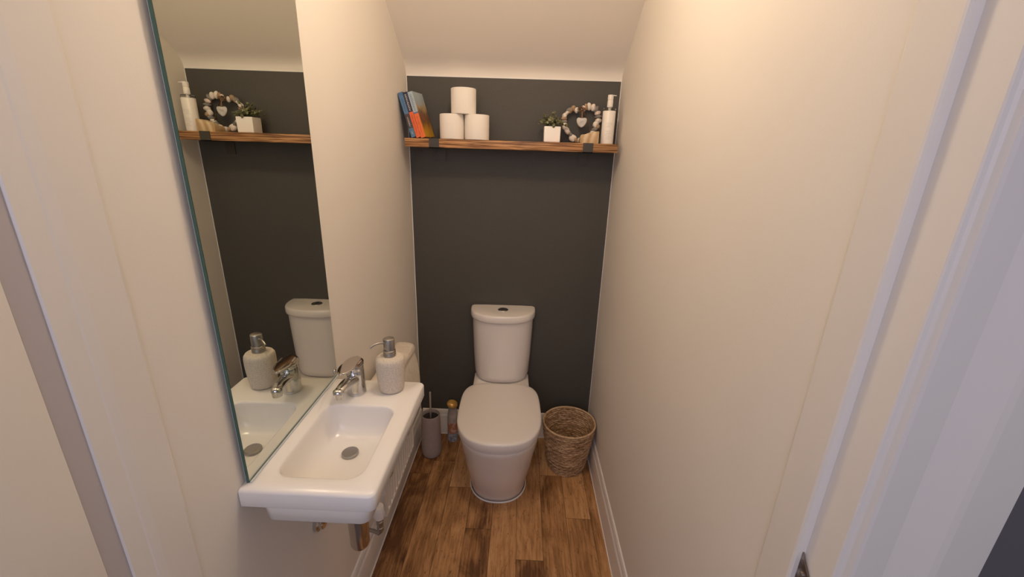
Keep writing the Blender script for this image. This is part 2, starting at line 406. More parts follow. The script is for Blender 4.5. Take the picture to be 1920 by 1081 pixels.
bm = BM(); box(bm, -.12, W + .174, LN, GY, 2.03, 2.08); box(bm, -.12, W + .174, LN - .022, LN, 2.035, 2.12, .006)
struct('trim_3', bm, M['trimw'])
# open door leaf on the left, edge groove beside the lining
bm = BM(); box(bm, -.045, -.003, -2.42, -1.702, .006, 2.03, .002)
d = struct('door_1', bm, M['trimw'])
# latch keep on the right lining
t = thing('strike_plate', 'dark metal latch keep on the right door lining, cut by the bottom edge', 'strike plate', (W + .0075, -1.655, 1.02))
bm = BM()
pr = [(-.002, .017), (.0, .030), (-.004, .046), (.0, .046)]
pl = [(.017, .046), (.012, .036), (-.006, .018), (-.015, .006), (-.017, -.002), (-.017, -.06), (.017, -.06)]
loft(bm, [[(-.001, y, z) for y, z in pl], [(-.004, y, z) for y, z in pl]])
finish('plate', bm, M['latch'], t)
bm = BM(); lathe(bm, [(.0045, 0), (.0045, .0015), (.003, .0025)], 16)
finish('screw', bm, M['steel'], t, (-.004, .006, .012), (0, -PI / 2, 0))

# dark painted hall wall beyond the frame
bm = BM(); box(bm, W + .160, 3.2, LN, GY - .0, 0, 2.5)
struct('wall_hall_right', bm, M['halldark'], smooth=False)
bm = BM(); box(bm, -2.2, -.12, LN, GY, 0, 2.5)
struct('wall_hall_left', bm, M['wall'], smooth=False)

# ------------------------------------------------------------------ toilet
TO = thing('toilet', 'white close-coupled toilet with closed lid against the grey wall', 'toilet', (.480, 0, 0), math.radians(1.6))
def plan(w, f, c, wb, z, nf=2.3, b=-.012, N=30, NB=12):
    pts = []
    for i in range(N + 1):
        a = PI * i / N          # from +x round the front to -x
        ca, sa = math.cos(a), math.sin(a)
        x = w * math.copysign(abs(ca) ** (2 / nf), ca)
        y = c - (c - f) * abs(sa) ** (2 / nf)
        pts.append((x, y, z))
    side = []
    for i in range(1, NB + 1):
        t = i / NB; s = t * t * (3 - 2 * t)
        side.append((-(w + (wb - w) * s), c + (b - c) * t, z))
    pts += side
    pts += [(-x, y, z) for x, y, z in side[::-1]]
    return pts
bm = BM()
rows = [(.000, .137, -.512, -.36, .115), (.004, .139, -.516, -.36, .116), (.03, .141, -.523, -.36, .118), (.08, .150, -.545, -.36, .122), (.14, .160, -.570, -.37, .126), (.20, .169, -.592, -.38, .130),
        (.26, .177, -.609, -.39, .134), (.32, .187, -.634, -.40, .138), (.365, .1935, -.649, -.40, .142), (.383, .1955, -.655, -.40, .144), (.389, .1945, -.654, -.40, .144), (.391, .190, -.648, -.40, .144)]
loft(bm, [plan(w, f, c, wb, z) for z, w, f, c, wb in rows])
finish('pan', bm, M['ceramic'], TO, sharp=60)
bm = BM()
loft(bm, [rrect(-.150, .150, -.200, -.012, .03, .398), rrect(-.150, .150, -.200, -.012, .03, .434), rrect(-.146, .146, -.196, -.014, .03, .438)])
finish('cistern_platform', bm, M['ceramic'], TO, sharp=50)
def lidring(s, z, cy=-.42, hw=.1985, fr=.241, bk=.262, N=96):
    out = []
    for i in range(N):
        a = 2 * PI * i / N; ca, sa = math.cos(a), math.sin(a)
        n = 2.5 if sa < 0 else 4.2
        out.append((hw * s * math.copysign(abs(ca) ** (2 / n), ca), cy + (fr if sa < 0 else bk) * s * math.copysign(abs(sa) ** (2 / n), sa), z))
    return out
bm = BM(); loft(bm, [lidring(.93, .391), lidring(.95, .392), lidring(.953, .399), lidring(.93, .401)])
finish('seat', bm, M['plastic'], TO, sharp=50)
bm = BM(); loft(bm, [lidring(.965, .4015), lidring(.983, .4025), lidring(.993, .408), lidring(1, .438), lidring(.993, .4445), lidring(.97, .4475), lidring(.90, .449), lidring(.6, .450), lidring(.3, .4505), lidring(.05, .4505)])
finish('lid', bm, M['plastic'], TO, sharp=50)
def dring(hw, d, z, n=2.5, N=48, back=-.006, rb=.006):
    out = []
    for i in range(N + 1):
        a = PI * i / N; ca, sa = math.cos(a), math.sin(a)
        out.append((hw * math.copysign(abs(ca) ** (2 / n), ca), -.02 - (d - .02) * abs(sa) ** (2 / n), z))
    out += [(-hw, back - rb, z), (-hw + rb, back, z), (0, back, z), (hw - rb, back, z), (hw, back - rb, z)]
    return out
bm = BM()
loft(bm, [dring(.120, .120, .437), dring(.138, .146, .440), dring(.146, .156, .450), dring(.151, .160, .475), dring(.157, .164, .58), dring(.162, .168, .72), dring(.164, .170, .796)])
finish('cistern', bm, M['ceramic'], TO, sharp=60)
bm = BM()
loft(bm, [dring(.168, .174, .794), dring(.1725, .179, .798), dring(.1735, .1805, .806), dring(.1725, .180, .828), dring(.169, .177, .834), dring(.162, .170, .8365), dring(.10, .10, .8375), dring(.03, .03, .8375)])
finish('cistern_lid', bm, M['ceramic'], TO, sharp=50)
bm = BM(); lathe(bm, [(.027, .836), (.027, .8385), (.0255, .840), (.0235, .840), (.0235, .8375)], 40, (0, -.078, 0), cap0=False, cap1=True)
fb = finish('flush_button', bm, M['chrome'], TO)
for s, nm in ((-1, 'button_half'), (1, 'button_half')):
    bm = BM()
    pts = [(s * .0018, .0)] ; arc = []
    for i in range(17):
        a = -PI / 2 + PI * i / 16
        arc.append((s * (.0014 + .0205 * math.cos(a)), .0205 * math.sin(a)))
    lift = .0055 if s > 0 else .004
    loft(bm, [[(x, y - .078, .838) for x, y in arc], [(x, y - .078, .836 + lift) for x, y in arc], [(x * .9, y * .9 - .078, .837 + lift) for x, y in arc]])
    finish(nm, bm, M['steel'], fb)
bm = BM()
a = plan(.1415, -.520, -.36, .118, 0); b2 = plan(.1455, -.5245, -.36, .121, 0)
R = [[(x, y, .0) for x, y, z in b2], [(x, y, .003) for x, y, z in b2], [(x, y, .006) for x, y, z in a]]
loft(bm, R, cap0=False, cap1=False)
finish('caulk_bead', bm, M['caulk'], TO)

# ------------------------------------------------------------------ basin
BZ = .943
BA = thing('wash_basin', 'small white rectangular wall-hung basin with chrome bottle trap under the mirror', 'basin', (.0, 0, 0))
bx0, bx1, by0, by1 = .001, .284, -1.455, -1.003
bm = BM()
cr = (.014, .003, .003, .018)
rings = [rrect(.046, .260, -1.440, -1.03, .02, .856), rrect(.040, .266, -1.446, -1.025, .022, .860), rrect(.036, .270, -1.449, -1.02, .022, .902),
         rrect(bx0, bx1 - .003, by0 + .003, by1 - .003, cr, .899), rrect(bx0, bx1, by0, by1, cr, .903), rrect(bx0, bx1, by0, by1, cr, .936),
         rrect(bx0, bx1 - .0015, by0 + .0015, by1 - .0015, cr, .940), rrect(bx0 + .001, bx1 - .005, by0 + .005, by1 - .005, cr, .943)]
ox0, ox1, oy0, oy1 = .048, .236, -1.408, -1.140
rings += [rrect(ox0 - .006, ox1 + .006, oy0 - .006, oy1 + .006, .040, .943), rrect(ox0 - .002, ox1 + .002, oy0 - .002, oy1 + .002, .038, .9415), rrect(ox0, ox1, oy0, oy1, .036, .937)]
K = 12
for i in range(1, K + 1):
    t = i / K
    z = .937 - .082 * math.sin(t * PI / 2) ** 1.0
    s = (1 - math.cos(t * PI / 2))
    s = .10 * t + .90 * s ** 1.6
    rings.append(rrect(ox0 + .040 * s, ox1 - .038 * s, oy0 + .075 * s, oy1 - .045 * s, .036 + .008 * s, z))
DX, DY = .138, -1.232
last = rings[-1]
for t in (.45, .8): rings.append([(x + (DX - x) * t, y + (DY - y) * t, .855 - .004 * t) for x, y, z in last])
R = loft(bm, rings, cap1=False)
# close with a round drain seat
n = len(last)
angs = [math.atan2(p[1] - DY, p[0] - DX) for p in rings[-1]]
ring = [bm.verts.new((DX + .021 * math.cos(q), DY + .021 * math.sin(q), .848)) for q in angs]
for i in range(n):
    j = (i + 1) % n; bm.faces.new((R[-1][i], R[-1][j], ring[j], ring[i]))
bm.faces.new(ring)
finish('bowl', bm, M['basin'], BA, sharp=70)
bm = BM(); lathe(bm, [(.0305, .8500), (.0305, .8525), (.028, .8545), (.0225, .8535), (.0215, .8495)], 40, (DX, DY, 0), cap0=False, cap1=True)
dr = finish('drain', bm, M['chrome'], BA)
bm = BM(); lathe(bm, [(.018, .850), (.018, .856), (.0205, .857)], 36, (DX, DY, 0)); finish('plug_seal', bm, M['black_seal'], dr)
bm = BM(); lathe(bm, [(.0205, .8565), (.0212, .858), (.0212, .863), (.019, .865), (.010, .8655), (.0005, .8655)], 36, (DX, DY, 0)); finish('plug', bm, M['steel'], dr)
# trap below
TR = bpy.data.objects.new('bottle_trap', None); COL.objects.link(TR); TR.parent = BA; TR.location = (.146, -1.246, .56)
bm = BM(); lathe(bm, [(.012, .0), (.022, .003), (.0255, .012), (.0262, .060), (.027, .10), (.027, .13), (.030, .133), (.030, .15), (.027, .153)], 36)
finish('cup', bm, M['trapmetal'], TR)
bm = BM(); lathe(bm, [(.019, .150), (.019, .255), (.023, .256), (.023, .278), (.019, .281), (.019, .286)], 32); finish('tailpiece', bm, M['chrome'], TR)
bm = BM(); tube(bm, [(-.02, 0, .142), (-.05, .01, .142), (-.09, .03, .135), (-.118, .045, .10), (-.125, .05, .045), (-.130, .05, .028), (-.1455, .05, .022)], [.014, .014, .014, .014, .014, .014, .014], 18)
finish('outlet_pipe', bm, M['chrome'], TR)
bm = BM(); lathe(bm, [(.026, 0), (.026, .010), (.019, .014), (.019, .022), (.0165, .024)], 28)
finish('wall_flange', bm, M['chrome'], TR, (-.1455, .05, .022), (0, PI / 2, 0))

# ------------------------------------------------------------------ mixer tap
TP = thing('mixer_tap', 'chrome lever mixer tap on the back of the basin', 'tap', (.102, -1.075, BZ + .0003))
bm = BM()
rings = []
for z, r, dy in [(0, .0262, 0), (.003, .0270, 0), (.006, .0262, 0), (.03, .0255, 0), (.060, .0250, 0), (.075, .0248, 0), (.0765, .0242, 0), (.078, .0246, 0), (.086, .0244, 0), (.088, .024, 0)]:
    rings.append(circle((0, dy, z), r, 36))
loft(bm, rings); finish('body', bm, M['chrome'], TP, sharp=50)
bm = BM()
path = bez((0, 0, .048), (-.002, -.035, .058), (-.006, -.064, .063), (-.009, -.090, .055), 14)
rad = [.0200 - .0070 * (i / 14) for i in range(15)]
tube(bm, path, rad, 22, flat=.72)
finish('spout', bm, M['chrome'], TP, sharp=60)
bm = BM(); lathe(bm, [(.011, .0), (.0125, .001), (.0130, .010), (.0140, .013), (.0145, .018), (.0130, .023), (.008, .027), (.0005, .028)], 28)
finish('aerator', bm, M['chrome'], TP, (-.010, -.091, .037))
bm = BM()
rings = []
for i in range(19):
    t = i / 18
    y = .0250 - .104 * t
    top = .1035 - .002 * t
    e = max(.0, 1 - max(0, (t - .18) / .82) ** 2.6)
    hw = .0252 * e ** .62 * math.sqrt(max(.0, 1 - max(0, (.20 - t) / .2015) ** 2)) + .0008
    th = .0055 + .0145 * max(0, 1 - max(0, t - .38) / .22) ** 1.5 if t > .38 else .020
    ring = []
    for k in range(28):
        a = 2 * PI * k / 28; ca, sa = math.cos(a), math.sin(a)
        x = hw * math.copysign(abs(ca) ** .7, ca)
        z = top - th / 2 + th / 2 * math.copysign(abs(sa) ** .5, sa) + (.0012 * (1 - (x / .0252) ** 2) if sa > 0 else 0)
        ring.append((x - .007 * t, y, z))
    rings.append(ring)
loft(bm, rings); finish('lever', bm, M['handle_dark'], TP, sharp=50)
bm = BM(); tube(bm, [(0, 0, 0), (0, 0, .12), (.003, .0, .268)], .0065, 12); lathe(bm, [(.010, .05), (.010, .075)], 6)
finish('supply_pipe', bm, M['chrome'], BA, (.092, -1.15, .585))

# ------------------------------------------------------------------ soap dispenser
SD = thing('soap_dispenser', 'sandstone-look soap dispenser with steel pump on the basin corner', 'soap dispenser', (.197, -1.050, BZ + .0003))
bm = BM()
lathe(bm, [(.030, 0), (.034, .003), (.0365, .010), (.0385, .03), (.0405, .055), (.0415, .075), (.0414, .092), (.0400, .1005), (.0360, .1065), (.029, .109), (.016, .110), (.0005, .110)], 48)
finish('bottle', bm, M['sand'], SD, sharp=60)
bm = BM(); lathe(bm, [(.0175, .104), (.0180, .106), (.0180, .118), (.0172, .120), (.0172, .121), (.0178, .122), (.0178, .127), (.016, .129)], 36); finish('collar', bm, M['steel'], SD)
bm = BM(); lathe(bm, [(.0135, .128), (.0135, .131), (.0158, .132), (.0158, .161), (.0150, .1635), (.012, .165), (.0005, .165)], 36)
hd = finish('pump_head', bm, M['steel'], SD)
bm = BM(); tube(bm, bez((-.009, -.007, .151), (-.022, -.016, .157), (-.034, -.025, .156), (-.043, -.033, .147), 12), .0030, 12); finish('nozzle', bm, M['steel'], hd)

# ------------------------------------------------------------------ mirror
th = math.radians(1.0)
MI = thing('wall_mirror', 'tall frameless mirror with green glass edge standing behind the basin', 'mirror', (.006, -.987, BZ + .001), th)
bm = BM(); L = .447
box(bm, -.006, -.0004, -L, 0, 0, 1.12, mi=0)
finish('glass_edge', bm, [M['glassedge']], MI, smooth=False)
bm = BM()
vs = [bm.verts.new(p) for p in ((0, -L + .0012, .0008), (0, -.0008, .0008), (0, -.0008, 1.119), (0, -L + .0012, 1.119))]
bm.faces.new(vs)
o = finish('reflective_face', bm, M['mirror'], MI, smooth=False)
bm = BM(); box(bm, -.0075, -.0062, -L + .001, 0, 0, 1.12); finish('backing', bm, M['mirrorback'], MI, smooth=False)
bm = BM(); lathe(bm, [(.0068, 0), (.0066, .0012), (.005, .003), (.0025, .0042), (.0005, .0045)], 24)
finish('screw_cap', bm, M['chrome'], MI, (.0003, -.016, .022), (0, PI / 2, 0))
bm = BM(); tube(bm, [(.003, -L, .0012), (.003, 0, .0012)], .0022, 8); finish('sealant', bm, M['mirrorback'], MI)

# ------------------------------------------------------------------ shelf with two strap brackets
SZ = 1.6745; SD_ = .165; SH = .037
SHF = thing('wooden_shelf', 'stained pine shelf across the grey back wall', 'shelf', (0, 0, 0))
bm = BM(); box(bm, .024, .978, -SD_, -.002, SZ - SH, SZ, .0015, 2)
bmesh.ops.subdivide_edges(bm, edges=bm.edges[:], cuts=0)
finish('plank', bm, M['pine'], SHF)
for xc in (.157, .846):
    bm = BM(); hw = .0225; t_ = .0035
    box(bm, xc - hw, xc + hw, -SD_ - t_, -SD_, SZ - SH - t_, SZ + .001)
    box(bm, xc - hw, xc + hw, -SD_ - t_, -.001, SZ - SH - t_, SZ - SH)
    box(bm, xc - hw, xc + hw, -t_ - .001, -.001, SZ - SH - .06, SZ - SH)
    bk = finish('bracket', bm, M['bracket'], SHF)
def on_shelf(x, y): return (x, y, SZ + .0004)

# toilet rolls
def roll(loc, label, first=None):
    if first is None:
        t = thing('toilet_roll', label, 'toilet roll', loc, 0, 'toilet rolls stacked on the shelf')
        bm = BM()
        H = .1065
        prof = [(.021, 0), (.0535, 0), (.0550, .0012), (.0555, .004), (.0557, H / 2), (.0555, H - .004), (.0550, H - .0012), (.0535, H), (.021, H)]
        R = loft(bm, [circle((0, 0, z), r * (1 + .000 * k), 64) for k, (r, z) in enumerate(prof)], False, False)
        # spiral wound ends and outer loose sheet edge
        finish('paper', bm, M['paper'], t, sharp=40)
        bm = BM(); loft(bm, [circle((0, 0, z), r, 32) for r, z in [(.021, 0.0005), (.021, H - .0005), (.0200, H - .0005), (.0200, .0005), (.021, .0005)]], False, False)
        finish('core', bm, M['card'], t)
        bm = BM(); lathe(bm, [(.0560, .002), (.0563, .003), (.0563, H - .003), (.0560, H - .002)], 64, cap0=False, cap1=False)
        vs = [v for v in bm.verts if not (math.radians(200) < math.atan2(v.co.y, v.co.x) % (2 * PI) < math.radians(292))]
        bmesh.ops.delete(bm, geom=vs, context='VERTS')
        finish('loose_sheet', bm, M['paper'], t)
        return t
    t = copy_tree(first); t.location = loc; t['label'] = label
    return t
r1 = roll(on_shelf(.2300, -.105), 'white toilet roll, bottom left of the stack of three on the shelf')
r2 = roll(on_shelf(.3435, -.107), 'white toilet roll, bottom right of the stack of three on the shelf', r1)
r2.rotation_euler.z = .25
r3 = roll((.2835, -.107, SZ + .1074), 'white toilet roll on top of the two others on the shelf', r1)
r3.rotation_euler.z = -.2

# books leaning on the left wall
LEAN = math.radians(16.2)
def book(xb, th_, h, dep, spine, cover, name_label, titles):
    """xb: x of the lower left edge; lean about that edge towards the wall"""
    t = thing('book', name_label, 'book', (xb, -.160, SZ + .0010 + th_ * 0), 0, 'paperbacks leaning on the left wall')
    t.rotation_mode = 'ZYX'; t.rotation_euler = (0, -LEAN, math.radians(-6.5))
    bm = BM()
    box(bm, 0, .0006, 0, dep, 0, h, mi=0); box(bm, th_ - .0006, th_, 0, dep, 0, h, mi=1)
    box(bm, 0, th_, -.0008, 0, 0, h, mi=0)
    finish('cover', bm, [spine, cover], t, smooth=False)
    bm = BM(); box(bm, .0007, th_ - .0007, .0003, dep - .002, .0015, h - .0015); finish('pages', bm, M['paper'], t, smooth=False)
    for (z0, z1, amp, col, r, seed) in titles:
        rnd = random.Random(seed); bm = BM()
        n = int((z1 - z0) / .0022); px = th_ / 2
        pts = []
        for i in range(n * 3):
            q = i / (n * 3 - 1)
            pts.append((px + amp * math.sin(q * n * 2.1 + rnd.random() * .9) * (.6 + .4 * rnd.random()), -.0012, z0 + (z1 - z0) * q + .0012 * math.cos(q * n * 2.1)))
        tube(bm, pts, r, 5)
        finish('title_lettering', bm, col, t)
    return t
wht = simple('spine_white_ink', (.70, .68, .62), .6, speckle=(30, (.6, .58, .52), .4, .6)); red = simple('spine_red_ink', (.45, .08, .06), .6, speckle=(30, (.35, .06, .05), .4, .6))
navy = simple('spine_navy_ink', (.05, .08, .14), .6, speckle=(30, (.06, .1, .16), .4, .6)); ored = simple('spine_dark_orange_ink', (.62, .13, .05), .6, speckle=(30, (.5, .1, .04), .4, .6))
sp1 = split_mat('spine_one', [(0, (.10, .22, .36)), (.20, (.075, .078, .09)), (.52, (.10, .21, .38)), (.93, (.08, .17, .32))])
sp2 = split_mat('spine_two', [(0, (.80, .16, .055)), (.57, (.030, .032, .07))])
sp3 = split_mat('spine_three', [(0, (.82, .18, .05)), (.53, (.13, .19, .34)), (.56, (.42, .52, .58))])
blk = simple('cover_dark_blue', (.05, .07, .11), .4, speckle=(20, (.08, .11, .16), .4, .6))
cov = cover_art('cover_art')
c_ = math.cos(LEAN)
hx = .1885 * math.sin(LEAN)
book(hx + .0035, .0205, .1885, .129, sp1, blk, 'paperback with blue and charcoal spine, nearest the left wall', [(.045, .085, .004, wht, .0007, 1), (.062, .098, .003, red, .0006, 2), (.012, .024, .003, wht, .0009, 3), (.108, .165, .003, navy, .0005, 8)])
book(hx + .0035 + .0212 / c_, .0195, .190, .129, sp2, blk, 'middle paperback with navy and orange spine', [(.112, .183, .0055, wht, .0009, 4), (.018, .095, .0035, ored, .0006, 5)])
book(hx + .0035 + .0412 / c_, .0215, .1925, .129, sp3, cov, 'paperback with pale blue and orange spine, its painted cover facing the rolls', [(.112, .183, .005, navy, .0005, 6), (.018, .09, .0035, ored, .0006, 7)])

# potted succulent
PP = thing('potted_succulent', 'small green succulent in a square white pot on the shelf', 'potted plant', on_shelf(.686, -.090))
bm = BM(); hp = .0365; H = .068
loft(bm, [rrect(-hp + .003, hp - .003, -hp + .003, hp - .003, .003, 0), rrect(-hp, hp, -hp, hp, .004, .003), rrect(-hp - .0006, hp + .0006, -hp - .0006, hp + .0006, .004, H - .002), rrect(-hp + .0005, hp - .0005, -hp + .0005, hp - .0005, .004, H),
          rrect(-hp + .003, hp - .003, -hp + .003, hp - .003, .003, H), rrect(-hp + .004, hp - .004, -hp + .004, hp - .004, .003, H - .002), rrect(-hp + .005, hp - .005, -hp + .005, hp - .005, .003, H - .012)])
finish('pot', bm, M['potw'], PP, sharp=40)
bm = BM(); loft(bm, [rrect(-hp + .005, hp - .005, -hp + .005, hp - .005, .003, H - .011), rrect(-hp + .012, hp - .012, -hp + .012, hp - .012, .003, H - .006), rrect(-.01, .01, -.01, .01, .003, H - .004)])
finish('soil', bm, M['soil'], PP)
rnd = random.Random(11)
bs, bl = BM(), BM()
def leaf(bm, p, d, ln, wd, up):
    d = Vector(d).normalized(); s = d.cross(Vector(up)).normalized(); u = s.cross(d)
    rings = []
    for i in range(7):
        t = i / 6; w = wd * math.sin(PI * (.06 + .90 * t)) ** .75
        c = Vector(p) + d * ln * t + u * (.12 * ln * math.sin(PI * t))
        rings.append([c + s * w * math.cos(2 * PI * k / 8) + u * .28 * w * math.sin(2 * PI * k / 8) for k in range(8)])
    loft(bm, rings)
for i in range(26):
    a = rnd.uniform(0, 2 * PI); r0 = rnd.uniform(0, .022)
    base = Vector((r0 * math.cos(a), r0 * math.sin(a), H - .008))
    out = rnd.uniform(.018, .052); hgt = rnd.uniform(.014, .066)
    tip = base + Vector((math.cos(a) * out + rnd.uniform(-.01, .006), math.sin(a) * out * .8, hgt))
    if i in (3, 9, 15): tip = base + Vector((-.050 + .01 * rnd.random(), -.01, rnd.uniform(.03, .06)))
    if i in (5, 12, 19): tip = base + Vector((.046, -.012, rnd.uniform(.02, .045)))
    mid = (base + tip) / 2 + Vector((0, 0, .010))
    pth = bez(base, mid, mid, tip, 6); tube(bs, pth, .0011, 6)
    nl = rnd.randint(4, 7)
    for k in range(nl):
        t = .35 + .65 * k / (nl - 1)
        p = pth[min(6, int(t * 6))]
        q = rnd.uniform(0, 2 * PI)
        dd = Vector((math.cos(q), math.sin(q), rnd.uniform(-.35, .6)))
        leaf(bl, p, dd, rnd.uniform(.012, .020), rnd.uniform(.005, .0078), (0, 0, 1) if rnd.random() > .4 else (.5, -1, .3))
# leaf hanging over the front rim
leaf(bl, (.0035, -.037, H + .014), (0.05, -.15, -1), .021, .0075, (0, -1, .1)); leaf(bl, (-.018, -.035, H + .022), (-.3, -.4, -.5), .018, .007, (0, -1, .3)); leaf(bl, (.018, -.034, H + .018), (.4, -.4, -.6), .018, .007, (0, -1, .3))
finish('stems', bs, M['stem'], PP); finish('foliage', bl, M['leaf'], PP, sharp=60)

# pebble heart wreath
WR = thing('pebble_heart_wreath', 'heart-shaped wreath of threaded pebbles leaning on the grey wall', 'wreath', on_shelf(.808, -.046))
k = .000318
peb = [(770, 450, 60, 75, 0, 'w'), (722, 428, 60, 75, 10, 't'), (688, 455, 45, 80, 25, 't'), (655, 455, 50, 90, 40, 'g'), (632, 492, 45, 95, 45, 'w'), (600, 528, 60, 70, 30, 'w'), (592, 572, 80, 42, 0, 't'), (600, 612, 78, 50, 0, 'g'),
       (605, 665, 75, 75, 0, 'w'), (628, 710, 100, 48, 18, 'w'), (652, 750, 95, 62, 35, 'w'), (695, 785, 95, 52, 45, 'g'), (735, 838, 98, 92, 30, 'w'), (785, 868, 45, 80, -20, 't'),
       (870, 430, 55, 80, -8, 'p'), (908, 402, 42, 85, -12, 't'), (950, 395, 58, 95, -5, 'w'), (1010, 408, 60, 92, 8, 'w'), (1055, 432, 48, 88, 28, 'g'), (1078, 482, 80, 55, -20, 'p'), (1090, 530, 90, 42, -5, 'g'),
       (1095, 585, 80, 60, 0, 'w'), (1062, 640, 75, 85, 15, 'w'), (1093, 668, 60, 62, 0, 't'), (1045, 712, 90, 55, -20, 'g'), (1012, 758, 80, 60, -30, 'w'), (968, 800, 80, 60, -40, 'g'), (925, 838, 60, 72, -45, 'w'), (880, 862, 60, 80, -20, 't'), (835, 872, 60, 80, -10, 'w')]
rnd = random.Random(5)
cen = []
for (zx, zy, w, h, a, c) in peb:
    px, pz = (zx - 800) * k, (912 - zy) * k
    py = -.008 + .028 * (pz / .17)
    cen.append((px, py, pz))
    bm = BM(); bmesh.ops.create_icosphere(bm, subdivisions=3, radius=1)
    sx, sz = w * k / 2 * 1.16, h * k / 2 * 1.14; sy = rnd.uniform(.010, .0135)
    so = Vector((rnd.random() * 9, rnd.random() * 9, 0))
    for v in bm.verts:
        q = noise.noise(v.co * 1.1 + so) * .16
        v.co *= 1 + q
        v.co = Vector((v.co.x * sx, v.co.y * sy, v.co.z * sz))
    pz = max(pz, .0115)
    finish('pebble', bm, PEB[c], WR, (px, py, pz), (0, math.radians(a), 0), sharp=80)
bm = BM()
order = [0, 1, 2, 3, 4, 5, 6, 7, 8, 9, 10, 11, 12, 13, 29, 28, 27, 26, 25, 24, 23, 22, 21, 20, 19, 18, 17, 16, 15, 14]
tube(bm, [cen[i] for i in order] + [((820 - 800) * k, cen[0][1], (912 - 452) * k), cen[0]], .0012, 6)
finish('wire_ring', bm, M['wire'], WR)
bm = BM()
rr = random.Random(3)
for q in range(9):
    xa = (835 + rr.uniform(-28, 28) - 800) * k; za = (912 - 440 + rr.uniform(-20, 22)) * k
    tube(bm, [(xa - .010, .004, za - .006 * rr.random()), (xa, -.008, za + .004 * rr.uniform(-1, 1)), (xa + .012, .002, za + .006 * rr.uniform(-1, 1))], .0023, 6, flat=.6)
tube(bm, [((845 - 800) * k, .004, (912 - 450) * k), ((850 - 800) * k, -.004, (912 - 500) * k), ((851 - 800) * k, -.005, (912 - 560) * k)], .0035, 6, flat=.5)
tube(bm, [((870 - 800) * k, .006, (912 - 470) * k), ((925 - 800) * k, .002, (912 - 560) * k), ((960 - 800) * k, -.002, (912 - 660) * k), ((985 - 800) * k, -.006, (912 - 750) * k)], [.004, .0055, .0065, .0065], 6, flat=.25)
finish('raffia_bow', bm, M['raffia'], WR)
bm = BM()
hs = []
for i in range(40):
    t = 2 * PI * i / 40
    hs.append((math.copysign(abs(math.sin(t)) ** 1.35, math.sin(t)), (12.5 * math.cos(t) - 3.2 * math.cos(2 * t) - .9 * math.cos(3 * t) + .8) / 13.5))
ssx, ssz = 75 * k, 75 * k
loft(bm, [[(x * ssx * s, y, z * ssz * s) for x, z in hs] for s, y in ((.82, .0032), (.97, .002), (1, 0), (.97, -.002), (.82, -.0036), (.4, -.0042))])
pd = finish('heart_pendant', bm, M['pendant'], WR, ((847 - 800) * k, -.008, (912 - 612) * k), (0, 0, 0), sharp=60)
bm = BM()
for q in range(2):
    tube(bm, [(-.011 + .0018 * i, -.0048, .0030 - .005 * q + .0016 * math.sin(i * 2.3 + q)) for i in range(12 - 2 * q)], .0005, 5)
finish('pendant_lettering', bm, M['ink'], pd)

# beige stone block in front of it
bm = BM()
nx, ny = 14, 8
def topz(u, v): return .034 + .019 * u - .012 * v * (1 - u) + .0022 * noise.noise(Vector((u * 6, v * 5, 2.2))) + .0018 * math.sin(u * 19)
def plan_xy(u, v):
    x = -.0405 + .081 * u; y = -.030 + .070 * v
    x += .0025 * noise.noise(Vector((v * 4, u * 2, 7))); y += .002 * noise.noise(Vector((u * 5, v, 3)))
    return x, y
rings = []
def ringz(scale, f):
    pts = []
    per = [(i / nx, 0) for i in range(nx)] + [(1, i / ny) for i in range(ny)] + [(1 - i / nx, 1) for i in range(nx)] + [(0, 1 - i / ny) for i in range(ny)]
    for u, v in per:
        u2, v2 = .5 + (u - .5) * scale, .5 + (v - .5) * scale
        x, y = plan_xy(u2, v2); pts.append((x, y, f(u2, v2)))
    return pts
loft(bm, [ringz(.97, lambda u, v: 0), ringz(1.0, lambda u, v: .003), ringz(1.0, lambda u, v: topz(u, v) * .6), ringz(.99, lambda u, v: topz(u, v) - .0035), ringz(.95, lambda u, v: topz(u, v)), ringz(.6, lambda u, v: topz(u, v) + .001), ringz(.1, lambda u, v: topz(u, v) + .001)])
o = finish('stone_block', bm, M['onyx'], None, on_shelf(.853, -.112), (0, 0, 0), sharp=45)
o['label'] = 'beige banded stone block with a sloping top on the shelf before the wreath'; o['category'] = 'stone'

# lotion bottle
LB = thing('lotion_bottle', 'slim white pump bottle at the right end of the shelf', 'bottle', on_shelf(.938, -.098))
bm = BM(); lathe(bm, [(.0270, 0), (.0285, .002), (.0285, .1385), (.0275, .140), (.010, .140)], 40); finish('inner_sleeve', bm, M['bottlewhite'], LB)
bm = BM(); lathe(bm, [(.0280, .1402), (.0285, .141), (.0285, .147), (.0272, .1515), (.012, .153), (.0095, .154), (.0095, .151), (.011, .150), (.0265, .149), (.0272, .145), (.0272, .1412), (.0272, .1402)], 40, cap0=False, cap1=False)
finish('clear_shell', bm, M['clear'], LB)
bm = BM(); lathe(bm, [(.0065, .141), (.0065, .156), (.0122, .156), (.0127, .158), (.0127, .182), (.0118, .1835), (.0110, .184), (.0110, .186), (.0125, .187), (.0125, .2045), (.011, .2065), (.0005, .207)], 32)
ph = finish('pump', bm, M['bottlewhite'], LB)
bm = BM(); tube(bm, [(.004, -.002, .203), (.016, -.006, .2035), (.024, -.009, .2025)], [.0055, .0038, .003], 12, flat=.6); finish('nozzle', bm, M['bottlewhite'], ph)
bm = BM()
rr = random.Random(9)
for i in range(11):
    z = .022 + i * .0055 + (.012 if i > 6 else 0)
    a0, a1 = -PI / 2 - rr.uniform(.3, .6), -PI / 2 + rr.uniform(.1, .6)
    tube(bm, [(.0288 * math.cos(a0 + (a1 - a0) * j / 8), .0288 * math.sin(a0 + (a1 - a0) * j / 8), z) for j in range(9)], .00032, 4)
